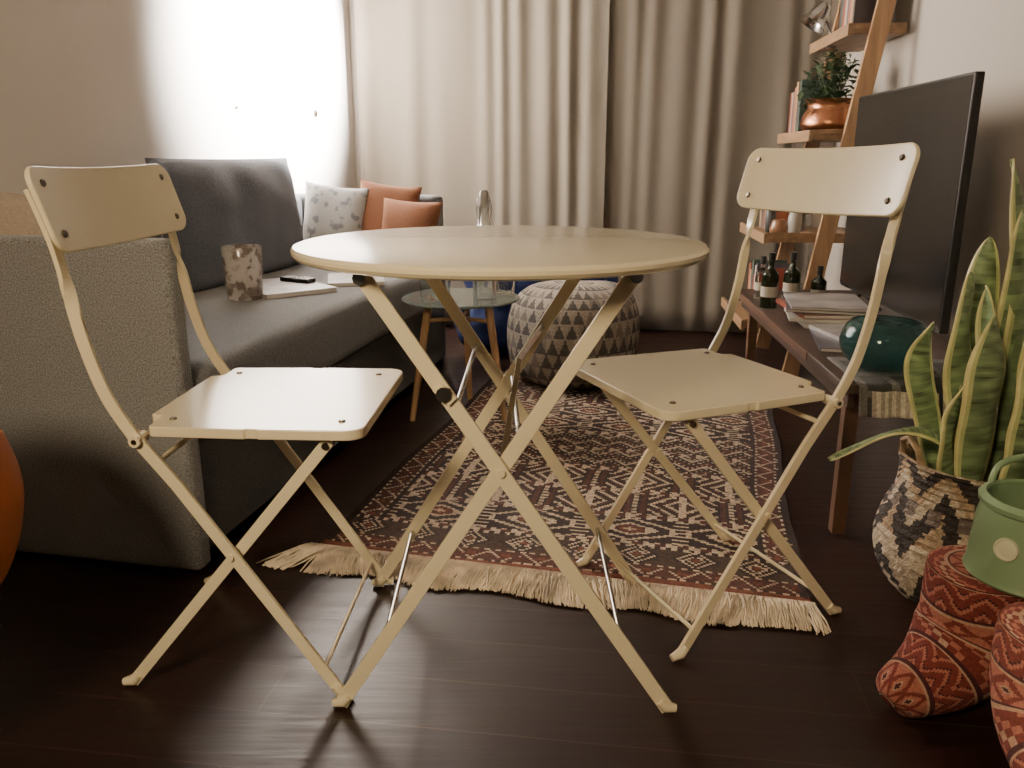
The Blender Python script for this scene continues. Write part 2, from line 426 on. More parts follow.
# ------------------------------------------------------------------ folding chairs
def chair(loc, rz, label, extra=0, hy=0.207, roll=0):
    ch = thing("folding_chair", label, "chair", loc, rz, group="cream folding chairs")
    for sy in (1, -1):
        y = 0.183 * sy
        main = smoothprof([(-0.155, 0.436), (-0.190, 0.50), (-0.213, 0.58), (-0.226, 0.66), (-0.238, 0.725), (-0.260, 0.80 + extra)], 6)
        pts = [(0.132, y, 0.008), (-0.10, y, 0.362)] + [(a, y, b_) for a, b_ in main]
        tw = [max(0, min(90, (p_[2] - 0.625 - extra) / 0.055 * 90)) * sy for p_ in pts]
        sweep_rect("leg", pts, 0.0185, 0.0075, M_beige, ch, tw=tw)
        yi = 0.167 * sy
        sweep_rect("leg", [(-0.218, yi, 0.008), (0.130, yi, 0.430)], 0.0185, 0.0075, M_beige, ch)
        for (fx, fy, s) in ((0.132, y, 1), (-0.218, yi, -1)):
            tube("foot_cap", [(fx - s * .012, fy, .024), (fx - s * .002, fy, .012), (fx + s * .016, fy, .0075)], [0.0085, 0.0100, 0.0065], M_beige, ch)
        tube("pivot_rivet", [(-0.027, y + .008 * sy, 0.246), (-0.027, y - .022 * sy, 0.246)], 0.005, M_beige, ch)
        tube("pivot_rivet", [(-0.152, y + .012 * sy, 0.434), (-0.152, y - .02 * sy, 0.434)], 0.009, M_beige, ch)
        tube("pivot_rivet", [(-0.152, y + .0135 * sy, 0.434), (-0.152, y, 0.434)], 0.004, M_rivet, ch)
        tube("pivot_rivet", [(0.126, yi + .008 * sy, 0.424), (0.126, yi - .01 * sy, 0.424)], 0.0055, M_rivet, ch)
    tube("stretcher", [(0.104, -.183, 0.050), (0.104, .183, 0.050)], 0.004, M_beige, ch)
    tube("stretcher", [(-0.185, -.167, 0.050), (-0.185, .167, 0.050)], 0.004, M_beige, ch)
    tube("stretcher", [(-0.125, -.183, 0.40), (-0.125, .183, 0.40)], 0.0045, M_beige, ch)
    # pressed metal seat: rounded front corners, notched rear corners, folded rim below
    P = []
    for k in range(7):
        a = rad(90 * k / 6); P.append((0.158 + .028 * math.cos(a), 0.158 + .028 * math.sin(a)))
    P += [(0.030, 0.186), (0.027, 0.183), (0.012, 0.183), (0.009, 0.186)]
    for k in range(7):
        a = rad(90 + 90 * k / 6); P.append((-0.128 + .010 * math.cos(a), 0.170 + .010 * math.sin(a)))
    P += [(-0.138, 0.128), (-0.142, 0.122), (-0.156, 0.120), (-0.160, 0.116)]
    P = P + [(x, -y) for x, y in reversed(P)]
    bm = bmesh.new(); vs = [bm.verts.new((x, y, 0.437)) for x, y in P]
    f = bm.faces.new(vs); r = bmesh.ops.extrude_face_region(bm, geom=[f])
    for v in [g for g in r["geom"] if isinstance(g, bmesh.types.BMVert)]: v.co.z += 0.016
    bmesh.ops.recalc_face_normals(bm, faces=bm.faces)
    me = bpy.data.meshes.new("seat"); bm.to_mesh(me); bm.free()
    link("seat", me, M_beige, ch, bevel=0.0035)
    for x in (-0.115, 0.145):
        for y in (-0.14, 0.14):
            lathe("screw", [(0, .003), (0.004, .0028), (0.0058, .0005), (0.0058, 0)], 12, M_rivet, ch, loc=(x, y, 0.453))
    hz = 0.0615
    R = rounded_rect(hy, hz, 0.028, 8)
    bm = bmesh.new(); vs = [bm.verts.new((0, y, z)) for y, z in R]; bm.faces.new(vs)
    for k in range(-9, 10):
        bmesh.ops.bisect_plane(bm, geom=bm.verts[:] + bm.edges[:] + bm.faces[:], plane_co=(0, k * 0.02, 0), plane_no=(0, 1, 0))
    r = bmesh.ops.extrude_face_region(bm, geom=bm.faces[:])
    for v in [g for g in r["geom"] if isinstance(g, bmesh.types.BMVert)]: v.co.x += 0.009
    for v in bm.verts: v.co.x += -0.018 * (1 - (v.co.y / hy) ** 2)
    bmesh.ops.recalc_face_normals(bm, faces=bm.faces)
    me = bpy.data.meshes.new("backrest"); bm.to_mesh(me); bm.free()
    bx, bz = -0.236, 0.772 + extra
    link("backrest", me, M_beige, ch, loc=(bx, 0, bz), rot=(rad(roll), rad(-17), 0), bevel=0.003)
    for y in (-0.180, 0.180):
        for z in (-0.036, 0.036):
            a = rad(-17); x0 = 0.010 - 0.018 * (1 - (y / hy) ** 2); zz = z + y * math.sin(rad(roll))
            lathe("screw", [(0, .003), (0.004, .0028), (0.0058, .0005), (0.0058, 0)], 12, M_rivet, ch,
                  loc=(bx + x0 * math.cos(a) + zz * math.sin(a), y, bz - x0 * math.sin(a) + zz * math.cos(a)), rot=(0, rad(90 - 17), 0))
    return ch
chair((-0.396, 1.340, 0), -2.5, "cream metal folding chair standing beside the grey sofa", extra=-0.004, hy=0.21)
chair((0.343, 1.474, 0), 202, "cream metal folding chair standing by the snake plant", extra=0.028, hy=0.213, roll=0.8)

# ------------------------------------------------------------------ sofa
sf = thing("sofa", "grey tweed sofa with high flat arms against the bright wall", "sofa", (-0.645, 1.555, 0), -11.6)
def soft(name, x, y, z, m, bev, nz=0.0, **kw):
    o = box(name, x, y, z, m, sf, 0, **kw)
    md = o.modifiers.new("b", 'BEVEL'); md.width = bev; md.segments = 5
    for p in o.data.polygons: p.use_smooth = True
    o.modifiers.new("wn", 'WEIGHTED_NORMAL'); return o
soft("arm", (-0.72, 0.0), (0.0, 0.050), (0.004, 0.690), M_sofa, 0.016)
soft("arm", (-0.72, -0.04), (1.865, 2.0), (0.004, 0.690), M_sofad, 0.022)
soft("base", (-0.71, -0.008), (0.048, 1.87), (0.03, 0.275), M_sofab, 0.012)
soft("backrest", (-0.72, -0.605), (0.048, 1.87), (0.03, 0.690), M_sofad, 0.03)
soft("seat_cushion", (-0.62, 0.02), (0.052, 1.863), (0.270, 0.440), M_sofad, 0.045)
SR = rad(-11.6)
def onsofa(x, y, z=0.44): return W(sf, x, y, z)
pillow("back_cushion", 0.88, 0.410, 0.14, M_cush, onsofa(-0.515, 1.22, 0.430), (rad(-7), 0, SR + rad(90)), pinch=0.02, label="large dark blue-grey loose back cushion on the sofa", category="cushion", seed=3)
pillow("throw_pillow", 0.28, 0.33, 0.15, M_tan, onsofa(-0.52, 0.245, 0.438), (rad(8), 0, SR), pinch=-1, pw=2.0, label="rounded tan throw pillow tucked against the sofa arm", category="pillow", seed=5)
pillow("throw_pillow", 0.26, 0.31, 0.10, M_wp, onsofa(-0.425, 1.69, 0.435), (rad(-14), rad(6), SR + rad(10)), label="white cotton pillow with grey botanical print on the sofa", category="pillow", seed=9)
pillow("throw_pillow", 0.25, 0.32, 0.09, M_rust, onsofa(-0.235, 1.74, 0.435), (rad(-16), rad(7), SR + rad(6)), label="rust orange pillow leaning on the sofa arm", category="pillow", seed=12)
pillow("throw_pillow", 0.25, 0.255, 0.09, M_rust, onsofa(-0.105, 1.66, 0.435), (rad(-14), rad(3), SR - rad(8)), label="small rust orange pillow at the end of the sofa", category="pillow", seed=17)

def book(name, w, d, h, m, loc, rz, label, group=None, tilt=(0, 0)):
    t = thing(name, label, "book" if name == "book" else "magazine", loc, rz)
    t.rotation_euler = (tilt[0], tilt[1], rad(rz))
    if group: t["group"] = group
    box("cover", (-w / 2, w / 2), (-d / 2, d / 2), (0, 0.0015), m, t, 0)
    box("cover", (-w / 2, w / 2), (-d / 2, d / 2), (h - 0.0015, h), m, t, 0)
    box("cover", (-w / 2, -w / 2 + 0.0015), (-d / 2, d / 2), (0.0015, h - 0.0015), m, t, 0)
    box("page_block", (-w / 2 + 0.0015, w / 2 - 0.003), (-d / 2 + .003, d / 2 - .003), (0.0015, h - 0.0015), M_white, t, 0)
    return t
M_mag = mat("grey_cover", (0.34, 0.32, 0.31), 0.35, 0, 0.5, 9)
M_mag2 = mat("dark_cover", (0.06, 0.06, 0.08), 0.3, 0, 0.4, 14)
p = onsofa(-0.28, 0.98, 0.4405); book("magazine", 0.23, 0.31, 0.014, M_mag, p, 40, "pale grey magazine lying on the sofa seat")
p = onsofa(-0.12, 1.20, 0.4405); book("magazine", 0.18, 0.24, 0.012, M_mag, p, 12, "grey and white magazine lying on the sofa seat")
p = onsofa(-0.26, 1.06, 0.4545)
rc = thing("remote_control", "small black remote control lying on a magazine", "remote control", p, 60)
box("body", (-0.02, 0.02), (-0.06, 0.06), (0, 0.014), M_black, rc, 0.004)
for k in range(4):
    for q in (-1, 1): box("button", (q * .009 - .004, q * .009 + .004), (-.045 + k * .02, -.036 + k * .02), (0.0135, 0.0155), M_rivet, rc, 0)
p = onsofa(-0.30, 0.80, 0.4405)
lathe("glass_tumbler", [(0, 0.004), (0.044, 0.004), (0.047, 0), (0.050, 0.004), (0.057, 0.150), (0.0555, 0.152), (0.053, 0.149), (0.046, 0.014), (0, 0.012)], 40, M_pt, loc=p,
      label="large pale patterned glass tumbler standing on the sofa seat", category="glass")

# ------------------------------------------------------------------ side table
st = thing("side_table", "small round glass-topped side table with splayed wooden legs", "side table", (-0.167, 2.68, 0), 0)
lathe("tabletop", [(0, 0.392), (0.190, 0.392), (0.193, 0.396), (0.190, 0.400), (0, 0.400)], 64, mat("tinted_glass", (0.25, 0.31, 0.29), 0.08, trans=0.6), st)
for a in (205, 325, 85):
    c, s = math.cos(rad(a)), math.sin(rad(a))
    tube("leg", [(c * 0.11, s * 0.11, 0.391), (c * .178, s * .178, 0.0)], [0.014, 0.010], M_wood, st)
    tube("brace", [(0, 0, 0.33), (c * .12, s * .12, 0.33)], 0.007, M_wood, st)
bt = thing("glass_bottle", "clear glass swing-top bottle standing on the side table", "bottle", (-0.088, 2.66, 0.4005))
lathe("bottle_body", smoothprof([(0.001, 0.001), (0.034, 0.001), (0.038, 0.02), (0.038, 0.16), (0.035, 0.195), (0.021, 0.235), (0.016, 0.27), (0.018, 0.288)], 5), 32, M_bglass, bt)
lathe("stopper", [(0, .338), (0.009, .338), (0.014, .331), (0.014, .312), (0.018, .300), (0.018, .290), (0, .289)], 20, M_mag, bt, label="grey ceramic swing stopper")
tube("wire_bail", [(-.019, 0, .25), (-.024, 0, .285), (-.019, 0, .308), (-.017, 0, .32), (.017, 0, .32), (.019, 0, .308), (.024, 0, .285), (.019, 0, .25)], 0.0018, M_chrome, bt)
for (x, y, r, h) in ((-0.26, 2.62, 0.035, 0.075), (-0.235, 2.75, 0.033, 0.07), (-0.02, 2.73, 0.033, 0.08)):
    lathe("drinking_glass", [(0, 0.003), (r * .8, 0.003), (r * .85, 0), (r, h), (r - .002, h), (r * .78, .008), (0, .008)], 28, M_glass, loc=(x, y, 0.4005),
          label="short clear drinking glass on the glass side table", category="glass", group="drinking glasses on the side table")

# ------------------------------------------------------------------ pouf and blue beanbag
wh = (0.25, 0.215, 0.175); gr = (0.072, 0.064, 0.059)
def tri(u, v):
    U = u * 34; Vv = v * 13
    r = int(Vv); fv = Vv - r; x = U + (0.5 if r % 2 else 0); fx = x - math.floor(x)
    inside = abs(fx - 0.5) < 0.5 * (1 - fv)
    alt = (int(math.floor(x)) * 3 + r * 2) % 7
    if inside: return gr if alt not in (3, 6) else (0.15, 0.125, 0.105)
    return wh if alt != 1 else (0.19, 0.16, 0.13)
pf = lathe("pouf", smoothprof([(0.002, 0.003), (0.15, 0.004), (0.225, 0.04), (0.25, 0.13), (0.25, 0.23), (0.225, 0.32), (0.15, 0.370), (0.002, 0.378)], 15), 340, M_attr, colfn=tri,
           loc=(0.235, 3.12, 0.005), label="round pouf with grey and white triangle pattern on the rug", category="pouf",
           deform=lambda p: p * (1 + 0.03 * mnoise.noise(p * 5)))
def lump(p):
    q = Vector(p); d = 1 + 0.18 * mnoise.noise(q * 6) + 0.08 * mnoise.noise(q * 15); return Vector((q.x * d * 1.22, q.y * d * 0.62, q.z * (0.95 + 0.2 * mnoise.noise(q * 5 + Vector((3, 1, 0))))))
lathe("beanbag", smoothprof([(0.002, 0.002), (0.22, 0.003), (0.28, 0.08), (0.28, 0.22), (0.25, 0.38), (0.16, 0.46), (0.002, 0.47)], 8), 80, M_blue, deform=lump,
      loc=(0.125, 3.64, 0), label="slumped navy blue beanbag in front of the curtains", category="beanbag")

# ------------------------------------------------------------------ tv bench
bn = thing("tv_bench", "low dark brown wooden bench carrying the television", "bench", (0.695, 1.67, 0), -5)
box("bench_top", (0, 0.44), (0, 1.32), (0.358, 0.380), M_dwood, bn, 0.004)
box("bench_edge", (-0.003, 0.003), (0.30, 1.32), (0.359, 0.379), M_legw, bn, 0.001)
box("apron", (0.02, 0.035), (0.03, 1.29), (0.32, 0.358), M_dwood, bn, 0.002)
box("apron", (0.405, 0.42), (0.03, 1.29), (0.32, 0.358), M_dwood, bn, 0.002)
for x in (0.035, 0.375):
    for y in (0.10, 1.22):
        sweep_rect("leg", [(x + .015, y, 0.0), (x + .015, y, 0.358)], 0.030, 0.030, M_legw, bn, side=(0, 1, 0))

tv = thing("television", "flat black television standing on the low bench", "television", (1.005, 1.91, 0.381), -5.0)
box("screen_panel", (0.0, 0.022), (0.0, 0.80), (0.055, 0.638), M_black, tv, 0.004)
box("screen", (-0.0015, 0.001), (0.006, 0.794), (0.066, 0.632), M_screen, tv, 0)
for y in (0.22, 0.60):
    sweep_rect("stand_foot", [(-0.05, y, 0.006), (0.011, y, 0.06), (0.07, y, 0.006)], 0.010, 0.016, M_black, tv)

V = []; F = []
n, m_ = 40, 24
for j in range(m_ + 1):
    for i in range(n + 1):
        V.append((0.03 + 0.33 * i / n, (0.24 - 0.24 * j / 14 if j <= 14 else -0.006 - 0.002 * (j - 14) + 0.004 * math.sin(i * .9)), (0.3825 if j < 14 else 0.3825 - 0.0065 * (j - 14))))
F = [(j * (n + 1) + i, j * (n + 1) + i + 1, (j + 1) * (n + 1) + i + 1, (j + 1) * (n + 1) + i) for j in range(m_) for i in range(n)]
me = bpy.data.meshes.new("table_runner"); me.from_pydata(V, [], F); me.update()
pc = []
for q in range(len(F)):
    i = q % n; j = q // n
    if j >= 16 and 2 < i < 30: pc.append((0.55, 0.49, 0.40) if (i % 2 == 0) else ((0.03, 0.03, 0.03) if i > 14 else (.35, .3, .25)))
    elif i % 8 < 2 or j % 8 < 2: pc.append((0.11, 0.105, 0.095))
    else: pc.append((0.04, 0.038, 0.035))
paint(me, pc)
cl = link("table_runner", me, M_attr, loc=bn.location, rot=bn.rotation_euler, smooth=70, label="grey checked cloth runner with pale fringe draped over the bench end", category="table runner")
so = cl.modifiers.new("s", 'SOLIDIFY'); so.thickness = 0.003; so.offset = 1
lathe("glass_bowl", smoothprof([(0.001, 0.001), (0.05, 0.001), (0.083, 0.03), (0.092, 0.06), (0.083, 0.09), (0.070, 0.105), (0.067, 0.103), (0.080, 0.088), (0.089, 0.06), (0.080, 0.032), (0.048, 0.005), (0.001, 0.005)], 6), 48, M_teal, loc=W(bn, 0.115, 0.13, 0.387),
      label="rounded smoked teal glass bowl on the bench cloth", category="bowl")
M_lab = mat("label_paper", (0.4, 0.36, 0.3), 0.7)
def bottle(x, y, r, h, m, label):
    t = thing("bottle", label, "bottle", W(bn, x, y, 0.3805))
    lathe("bottle_body", smoothprof([(0.001, 0.001), (r * .95, 0.001), (r, 0.01), (r, h * .6), (r * .8, h * .7), (r * .35, h * .8), (r * .35, h)], 4), 24, m, t)
    lathe("cap", [(0, h + .012), (r * .42, h + .012), (r * .42, h - .015), (0, h - .015)], 16, M_black, t)
    lathe("paper_label", [(r * 1.02, h * .22), (r * 1.02, h * .42)], 24, M_lab, t)
bottle(0.035, 0.93, 0.026, 0.16, M_dglass, "dark glass bottle with a pale paper label on the bench")
bottle(0.13, 1.05, 0.026, 0.15, M_dglass, "short dark bottle with a paper label on the bench")
bottle(0.045, 1.10, 0.022, 0.13, M_glass, "small clear bottle with a paper label on the bench")
bottle(0.21, 1.02, 0.024, 0.11, M_dglass, "squat dark bottle with a paper label on the bench")
mc = [M_mag, M_white, mat("red_cover", (0.22, 0.06, 0.04), 0.35, 0, 0.3, 12), M_mag2, M_mag]
z = 0.3805
for k in range(5):
    h = (0.014, 0.010, 0.012, 0.009, 0.008)[k]
    book("magazine", 0.21, 0.28, h, mc[k], W(bn, 0.165 + random.uniform(-.012, .012), 0.74 + random.uniform(-.02, .02), z), random.uniform(-18, 4), ("grey", "white", "red", "dark", "pale grey")[k] + " covered magazine in the stack on the bench", "stacked magazines on the bench"); z += h + .0003
book("magazine", 0.20, 0.27, 0.010, M_mag2, W(bn, 0.15, 0.42, 0.3805), -14, "dark covered magazine lying flat on the bench")
book("magazine", 0.15, 0.21, 0.010, M_mag, W(bn, 0.16, 0.46, 0.391), 8, "grey booklet lying on a dark magazine")
pb = thing("power_adapter", "small white power adapter on the floor by the bench", "power adapter", (0.70, 2.93, 0), 10)
box("body", (-.025, .025), (-.02, .02), (0, 0.07), M_white, pb, 0.006)
tube("cable", [(0, 0, .068), (0.02, 0.02, .10), (0.06, .03, 0.06), (.1, .03, 0.01)], 0.003, M_white, pb)

# ------------------------------------------------------------------ ladder shelf
ls = thing("ladder_shelf", "light wooden ladder shelf leaning on the wall beside the curtain", "shelf", (1.078, 3.12, 0), -6)
for y in (0.0, 0.56):
    sweep_rect("rail", [(0, y, 0.003), (0.270, y, 1.72)], 0.060, 0.022, M_wood, ls)
for z, x0 in ((0.20, -0.19), (0.53, -0.13), (0.90, 0.0), (1.255, 0.10), (1.60, 0.16)):
    box("shelf_board", (x0, 0.295), (0.012, 0.548), (z, z + 0.018), M_wood2, ls, 0.002)
    box("shelf_edge", (x0 - .006, x0 + .008), (0.0, 0.56), (z - 0.006, z + 0.034), M_wood2, ls, 0.002)
    if z < 1.5:
        box("shelf_side", (x0, 0.295), (0.012, 0.022), (z + .018, z + 0.036), M_wood2, ls, 0.002)
cp = thing("copper_pot", "hammered copper pot holding a leafy plant on the shelf", "pot", W(ls, 0.105, 0.17, 0.9185))
lathe("pot_body", [(r * 1.16, z) for r, z in smoothprof([(0.001, 0.001), (0.06, 0.001), (0.090, 0.03), (0.088, 0.065), (0.074, 0.10), (0.080, 0.125), (0.086, 0.13), (0.076, 0.126), (0.068, 0.10), (0.06, 0.095), (0.001, 0.095)], 5)], 48, M_copper, cp)
tube("handle", [(0.092, 0, .10), (.12, 0, .10), (.12, 0, .05), (.10, 0, .05)], .005, M_copper, cp)
V = []; F = []
for k in range(300):
    a = random.uniform(0, 6.28); r = random.uniform(0, 0.11); zz = 0.09 + random.uniform(0, 0.22) * (1 - r * 3)
    c = Vector((r * math.cos(a), r * math.sin(a), zz)); d = Vector((random.gauss(0, 1), random.gauss(0, 1), random.gauss(0.3, .6))).normalized()
    s = d.cross(Vector((0, 0, 1))).normalized() * 0.013; L = random.uniform(.025, .055); o0 = len(V)
    V += [c, c + d * L * .5 + s, c + d * L + Vector((0, 0, -.008)), c + d * L * .5 - s]; F.append((o0, o0 + 1, o0 + 2, o0 + 3))
for k in range(9):
    a = k * .7; v, f = tube_data([(0, 0, .09), (0.05 * math.cos(a), .05 * math.sin(a), .2), (.07 * math.cos(a), .07 * math.sin(a), .27)], .002, 4); off = len(V); V += v; F += [tuple(q + off for q in g) for g in f]
hp = thing("leafy_plant", "small bushy green plant growing in a copper pot", "plant", W(ls, 0.105, 0.17, 0.9185))
link("foliage", mesh("foliage", V, F), M_leafs, hp)
lp = thing("clamp_lamp", "chrome clip-on spotlight on the top shelf board", "lamp", W(ls, 0.12, 0.33, 1.275))
box("clamp", (-0.02, 0.02), (-0.015, 0.015), (-0.03, 0.02), M_chrome, lp, 0.003)
tube("arm", smoothprof([(0, 0, .02), (-.02, 0, .06), (-.05, -.01, .085)], 4), 0.004, M_chrome, lp)
lathe("lamp_shade", smoothprof([(0.001, 0.085), (0.020, 0.083), (0.030, 0.055), (0.040, 0.02), (0.056, 0.0), (0.052, 0.001), (0.034, 0.02), (0.022, 0.05), (0.001, 0.06)], 4), 32, M_chrome, lp, loc=(-0.085, -0.02, 0.055), rot=(0, rad(35), 0))
bc = [(0.25, 0.05, 0.03), (0.08, 0.07, 0.09), (0.35, 0.24, 0.13), (0.05, 0.08, 0.07), (0.4, 0.35, 0.28), (0.30, 0.10, 0.05), (0.06, 0.05, 0.05)]
bms = [mat("book_cloth", c, 0.6, 0, 0.15, 20) for c in bc]
def stand(x, y, z, th, h, d, m, label, grp):
    t = thing("book", label, "book", W(ls, x, y, z), -6, group=grp)
    box("cover", (0, d), (0, 0.002), (0, h), m, t, 0); box("cover", (0, d), (th - .002, th), (0, h), m, t, 0)
    box("spine", (-0.002, 0.0), (0, th), (0, h), m, t, 0); box("page_block", (0, d - .003), (.002, th - .002), (.003, h - .003), M_white, t, 0)
names = ["dark red", "slate", "tan", "dark green", "cream", "brick red", "black"]
for (zz, xx, y0, cnt, grp) in ((1.2735, 0.125, 0.05, 8, "books on the high shelf"), (0.9185, 0.03, 0.34, 8, "books on the middle shelf"), (0.5485, -0.06, 0.33, 7, "books on the low shelf"), (1.6185, 0.18, 0.1, 6, "books on the top shelf"), (0.2185, -0.12, 0.05, 12, "books on the lowest shelf")):
    y = y0
    for k in range(cnt):
        if zz > 1.2 and zz < 1.3 and y > 0.25: continue
        th = random.uniform(.018, .030); q = (k * 3 + cnt + int(zz * 10)) % 7
        if y + th > 0.545: continue
        stand(xx, y, zz, th, random.uniform(.16, .23), 0.13, bms[q], names[q] + " hardback book standing on the ladder shelf", grp); y += th + .001
for (x, y, r, h, c, lb) in ((-0.06, 0.12, .035, .058, (0.20, 0.10, 0.05), "small brown glazed jar on the low shelf board"),
                            (0.02, 0.22, .028, .098, (0.30, 0.28, 0.26), "small grey ceramic jar on the low shelf board"),
                            (-0.07, 0.24, .022, .11, (0.05, 0.05, 0.05), "slim black ceramic jar on the low shelf board"),
                            (0.13, 0.12, .03, .13, (0.35, 0.27, 0.18), "tan ceramic jar on the low shelf board")):
    lathe("ceramic_jar", smoothprof([(0.001, 0.001), (r * .75, 0.001), (r, h * .4), (r * .8, h * .85), (r * .6, h), (0.001, h)], 4), 24, mat("jar_glaze", c, 0.3), loc=W(ls, x, y, 0.5485), label=lb, category="jar")

# ------------------------------------------------------------------ snake plant in basket
def bcol(u, v):
    nat = (0.33, 0.24, 0.155); dk = (0.035, 0.027, 0.025); cr_ = (0.42, 0.35, 0.265); gy = (0.14, 0.11, 0.095)
    nzv = mnoise.noise(Vector((math.cos(u * 6.283) * 3, math.sin(u * 6.283) * 3, v * 5)))
    U = u * 18; vq = int(v * 40) / 40
    s = random.uniform(.8, 1.1)
    if v < 0.05 or v > .95: c = nat
    else:
        x = (vq * 5.5 + 1.1 * abs((U % 2) - 1) + .5 * nzv) % 1.7
        c = dk if x < 0.72 else (cr_ if x < 1.25 else (nat if v > .5 else cr_))
        if 0.62 < v < 0.70 and int(U * 2) % 2: c = gy
    return tuple(k * s for k in c)
bk = thing("woven_basket", "bulging woven basket with beige and black zigzag weave on the floor", "basket", (0.885, 1.465, 0))
prof = smoothprof([(0.002, 0.003), (0.10, 0.003), (0.150, 0.05), (0.172, 0.11), (0.164, 0.17), (0.145, 0.22), (0.138, 0.26), (0.143, 0.290)], 9)
prof = [(r + 0.0030 * math.sin(i * 2.2), z) for i, (r, z) in enumerate(prof)]; prof[0] = (0.002, .003)
lathe("basket_body", prof + [(0.135, 0.29), (0.130, 0.26), (0.136, 0.225)], 220, M_attrb, bk, colfn=bcol, deform=lambda p: p * (1 + 0.035 * mnoise.noise(p * 8)), smooth=70)
tube("handle", [(-0.128, -.04, .275), (-.139, -.03, .32), (-.142, 0, .335), (-.139, .03, .32), (-.128, .04, .275)], 0.006, mat("rope", (0.30, 0.21, 0.12), .9, 0, .3, 50), bk)

sp = thing("snake_plant", "tall snake plant with yellow-edged sword leaves in a basket", "plant", (0.880, 1.485, 0))
lathe("soil", [(0, 0.225), (0.108, 0.222), (0.108, 0.20), (0, 0.20)], 40, M_soil, sp)
V = []; F = []; pc = []
def leaf(pts, w, twist=0, roll=0, green=(0.135, 0.190, 0.092)):
    P = smoothprof(pts, 26); n = len(P); m_ = 14; off = len(V)
    for i, p in enumerate(P):
        t = i / (n - 1); p = Vector(p)
        T = (Vector(P[min(i + 1, n - 1)]) - Vector(P[max(0, i - 1)])).normalized()
        a = rad(roll + twist * t); S = Vector((math.cos(a), math.sin(a), 0)); S = (S - T * S.dot(T)).normalized(); Nn = T.cross(S)
        ww = w * 1.5 * (0.38 + 0.82 * math.sin(min(1, t * 1.35) * math.pi / 2)) * (max(0, 1 - t ** 3.5) ** 0.85) + 0.0008
        for k in range(m_ + 1):
            s = -1 + 2 * k / m_
            V.append(p + S * (s * ww / 2) + Nn * (-(1 - s * s) * ww * 0.20 + 0.004 * math.sin(t * 14 + off) * s))
    for i in range(n - 1):
        for k in range(m_):
            a = off + i * (m_ + 1) + k; F.append((a, a + 1, a + m_ + 2, a + m_ + 1))
            if k in (0, 1, m_ - 2, m_ - 1): pc.append((0.62, 0.58, 0.28) if k in (0, m_ - 1) else (0.42, 0.44, 0.20))
            else:
                g = 1.1 + 1.1 * mnoise.noise(Vector((k * .12, i * .45 + off, 0))); pc.append(tuple(c * g for c in green))
leaf([(0.03, -.01, .20), (0.045, 0.0, .42), (0.035, 0.01, .65), (-.002, 0.02, .835)], 0.050, 40, 10)
leaf([(-.02, -.03, .20), (-.045, -.04, .36), (-.080, -.04, .50), (-.078, -.04, .645)], 0.045, 60, -20)
leaf([(-.03, -.05, .20), (-.045, -.07, .36), (-.05, -.08, .48), (-.045, -.07, .575)], 0.058, 20, 5)
leaf([(0.01, .02, .20), (0.005, .03, .4), (-.01, .04, .56), (-.015, .03, .70)], 0.052, -40, 15)
leaf([(0.05, -.03, .20), (0.07, -.05, .36), (0.06, -.05, .50), (0.03, -.06, .64)], 0.055, 30, -10)
leaf([(0.05, .04, .20), (0.07, .05, .4), (0.09, .06, .58), (0.10, .05, .72)], 0.05, 30, 20)
leaf([(-.03, .0, .20), (-.055, -.02, .29), (-.12, -.05, .350), (-.20, -.06, .352), (-.300, -.06, .305)], 0.024, 20, 70)
leaf([(-.04, .03, .20), (-.07, .05, .34), (-.10, .06, .46), (-.085, .05, .54)], 0.036, 50, -30)
leaf([(0.02, -.06, .20), (0.04, -.08, .33), (0.035, -.08, .43), (0.02, -.085, .52)], 0.055, 30, 0)
leaf([(0.0, -.02, .20), (-.02, -.03, .4), (-.035, -.02, .62)], 0.050, 70, 30)
leaf([(0.06, -.06, .20), (0.075, -.085, .32), (0.06, -.09, .42), (0.035, -.09, .50)], 0.045, 30, -20)
leaf([(0.02, .01, .20), (0.03, .0, .45), (0.015, -.01, .75)], 0.045, 30, -15)
leaf([(-.05, -.04, .20), (-.085, -.06, .30), (-.095, -.07, .38), (-.08, -.07, .45)], 0.030, 20, 20)
me = bpy.data.meshes.new("leaves"); me.from_pydata([tuple(v) for v in V], [], F); me.update(); paint(me, pc)
o = link("leaves", me, M_attrl, sp, smooth=60); so = o.modifiers.new("s", 'SOLIDIFY'); so.thickness = 0.003

# ------------------------------------------------------------------ kilim boots with the watering can on top
kr = (0.17, 0.032, 0.024); kp = (0.36, 0.13, 0.09); kd = (0.06, 0.014, 0.018); kc = (0.42, 0.26, 0.18)
def kil(u, v, lt=1.0, U0=8, V0=7):
    a = u * U0; b_ = v * V0; f = b_ % 1; row = int(b_) % 3
    ta = abs((a % 1) - .5) * 2
    if f < 0.08: c = kc
    elif f < 0.16: c = kd
    elif row == 0:
        d = ta + abs(f - .58) * 2.2
        c = kd if d < .28 else (kc if d < .42 else (kp if d < .72 else (kr if d < 1.15 else kp)))
    elif row == 1:
        z = (f - .16) / .84 - ta * .6; z = z % .5
        c = kp if z < .14 else (kd if z < .2 else kr)
    else:
        c = kp if (int(a * 4) + int(f * 6)) % 4 == 0 else (kc if (int(a * 4) + int(f * 6)) % 8 == 2 else kr)
    return tuple(min(1, k * lt + (0.03 if lt > 1 else 0)) for k in c)
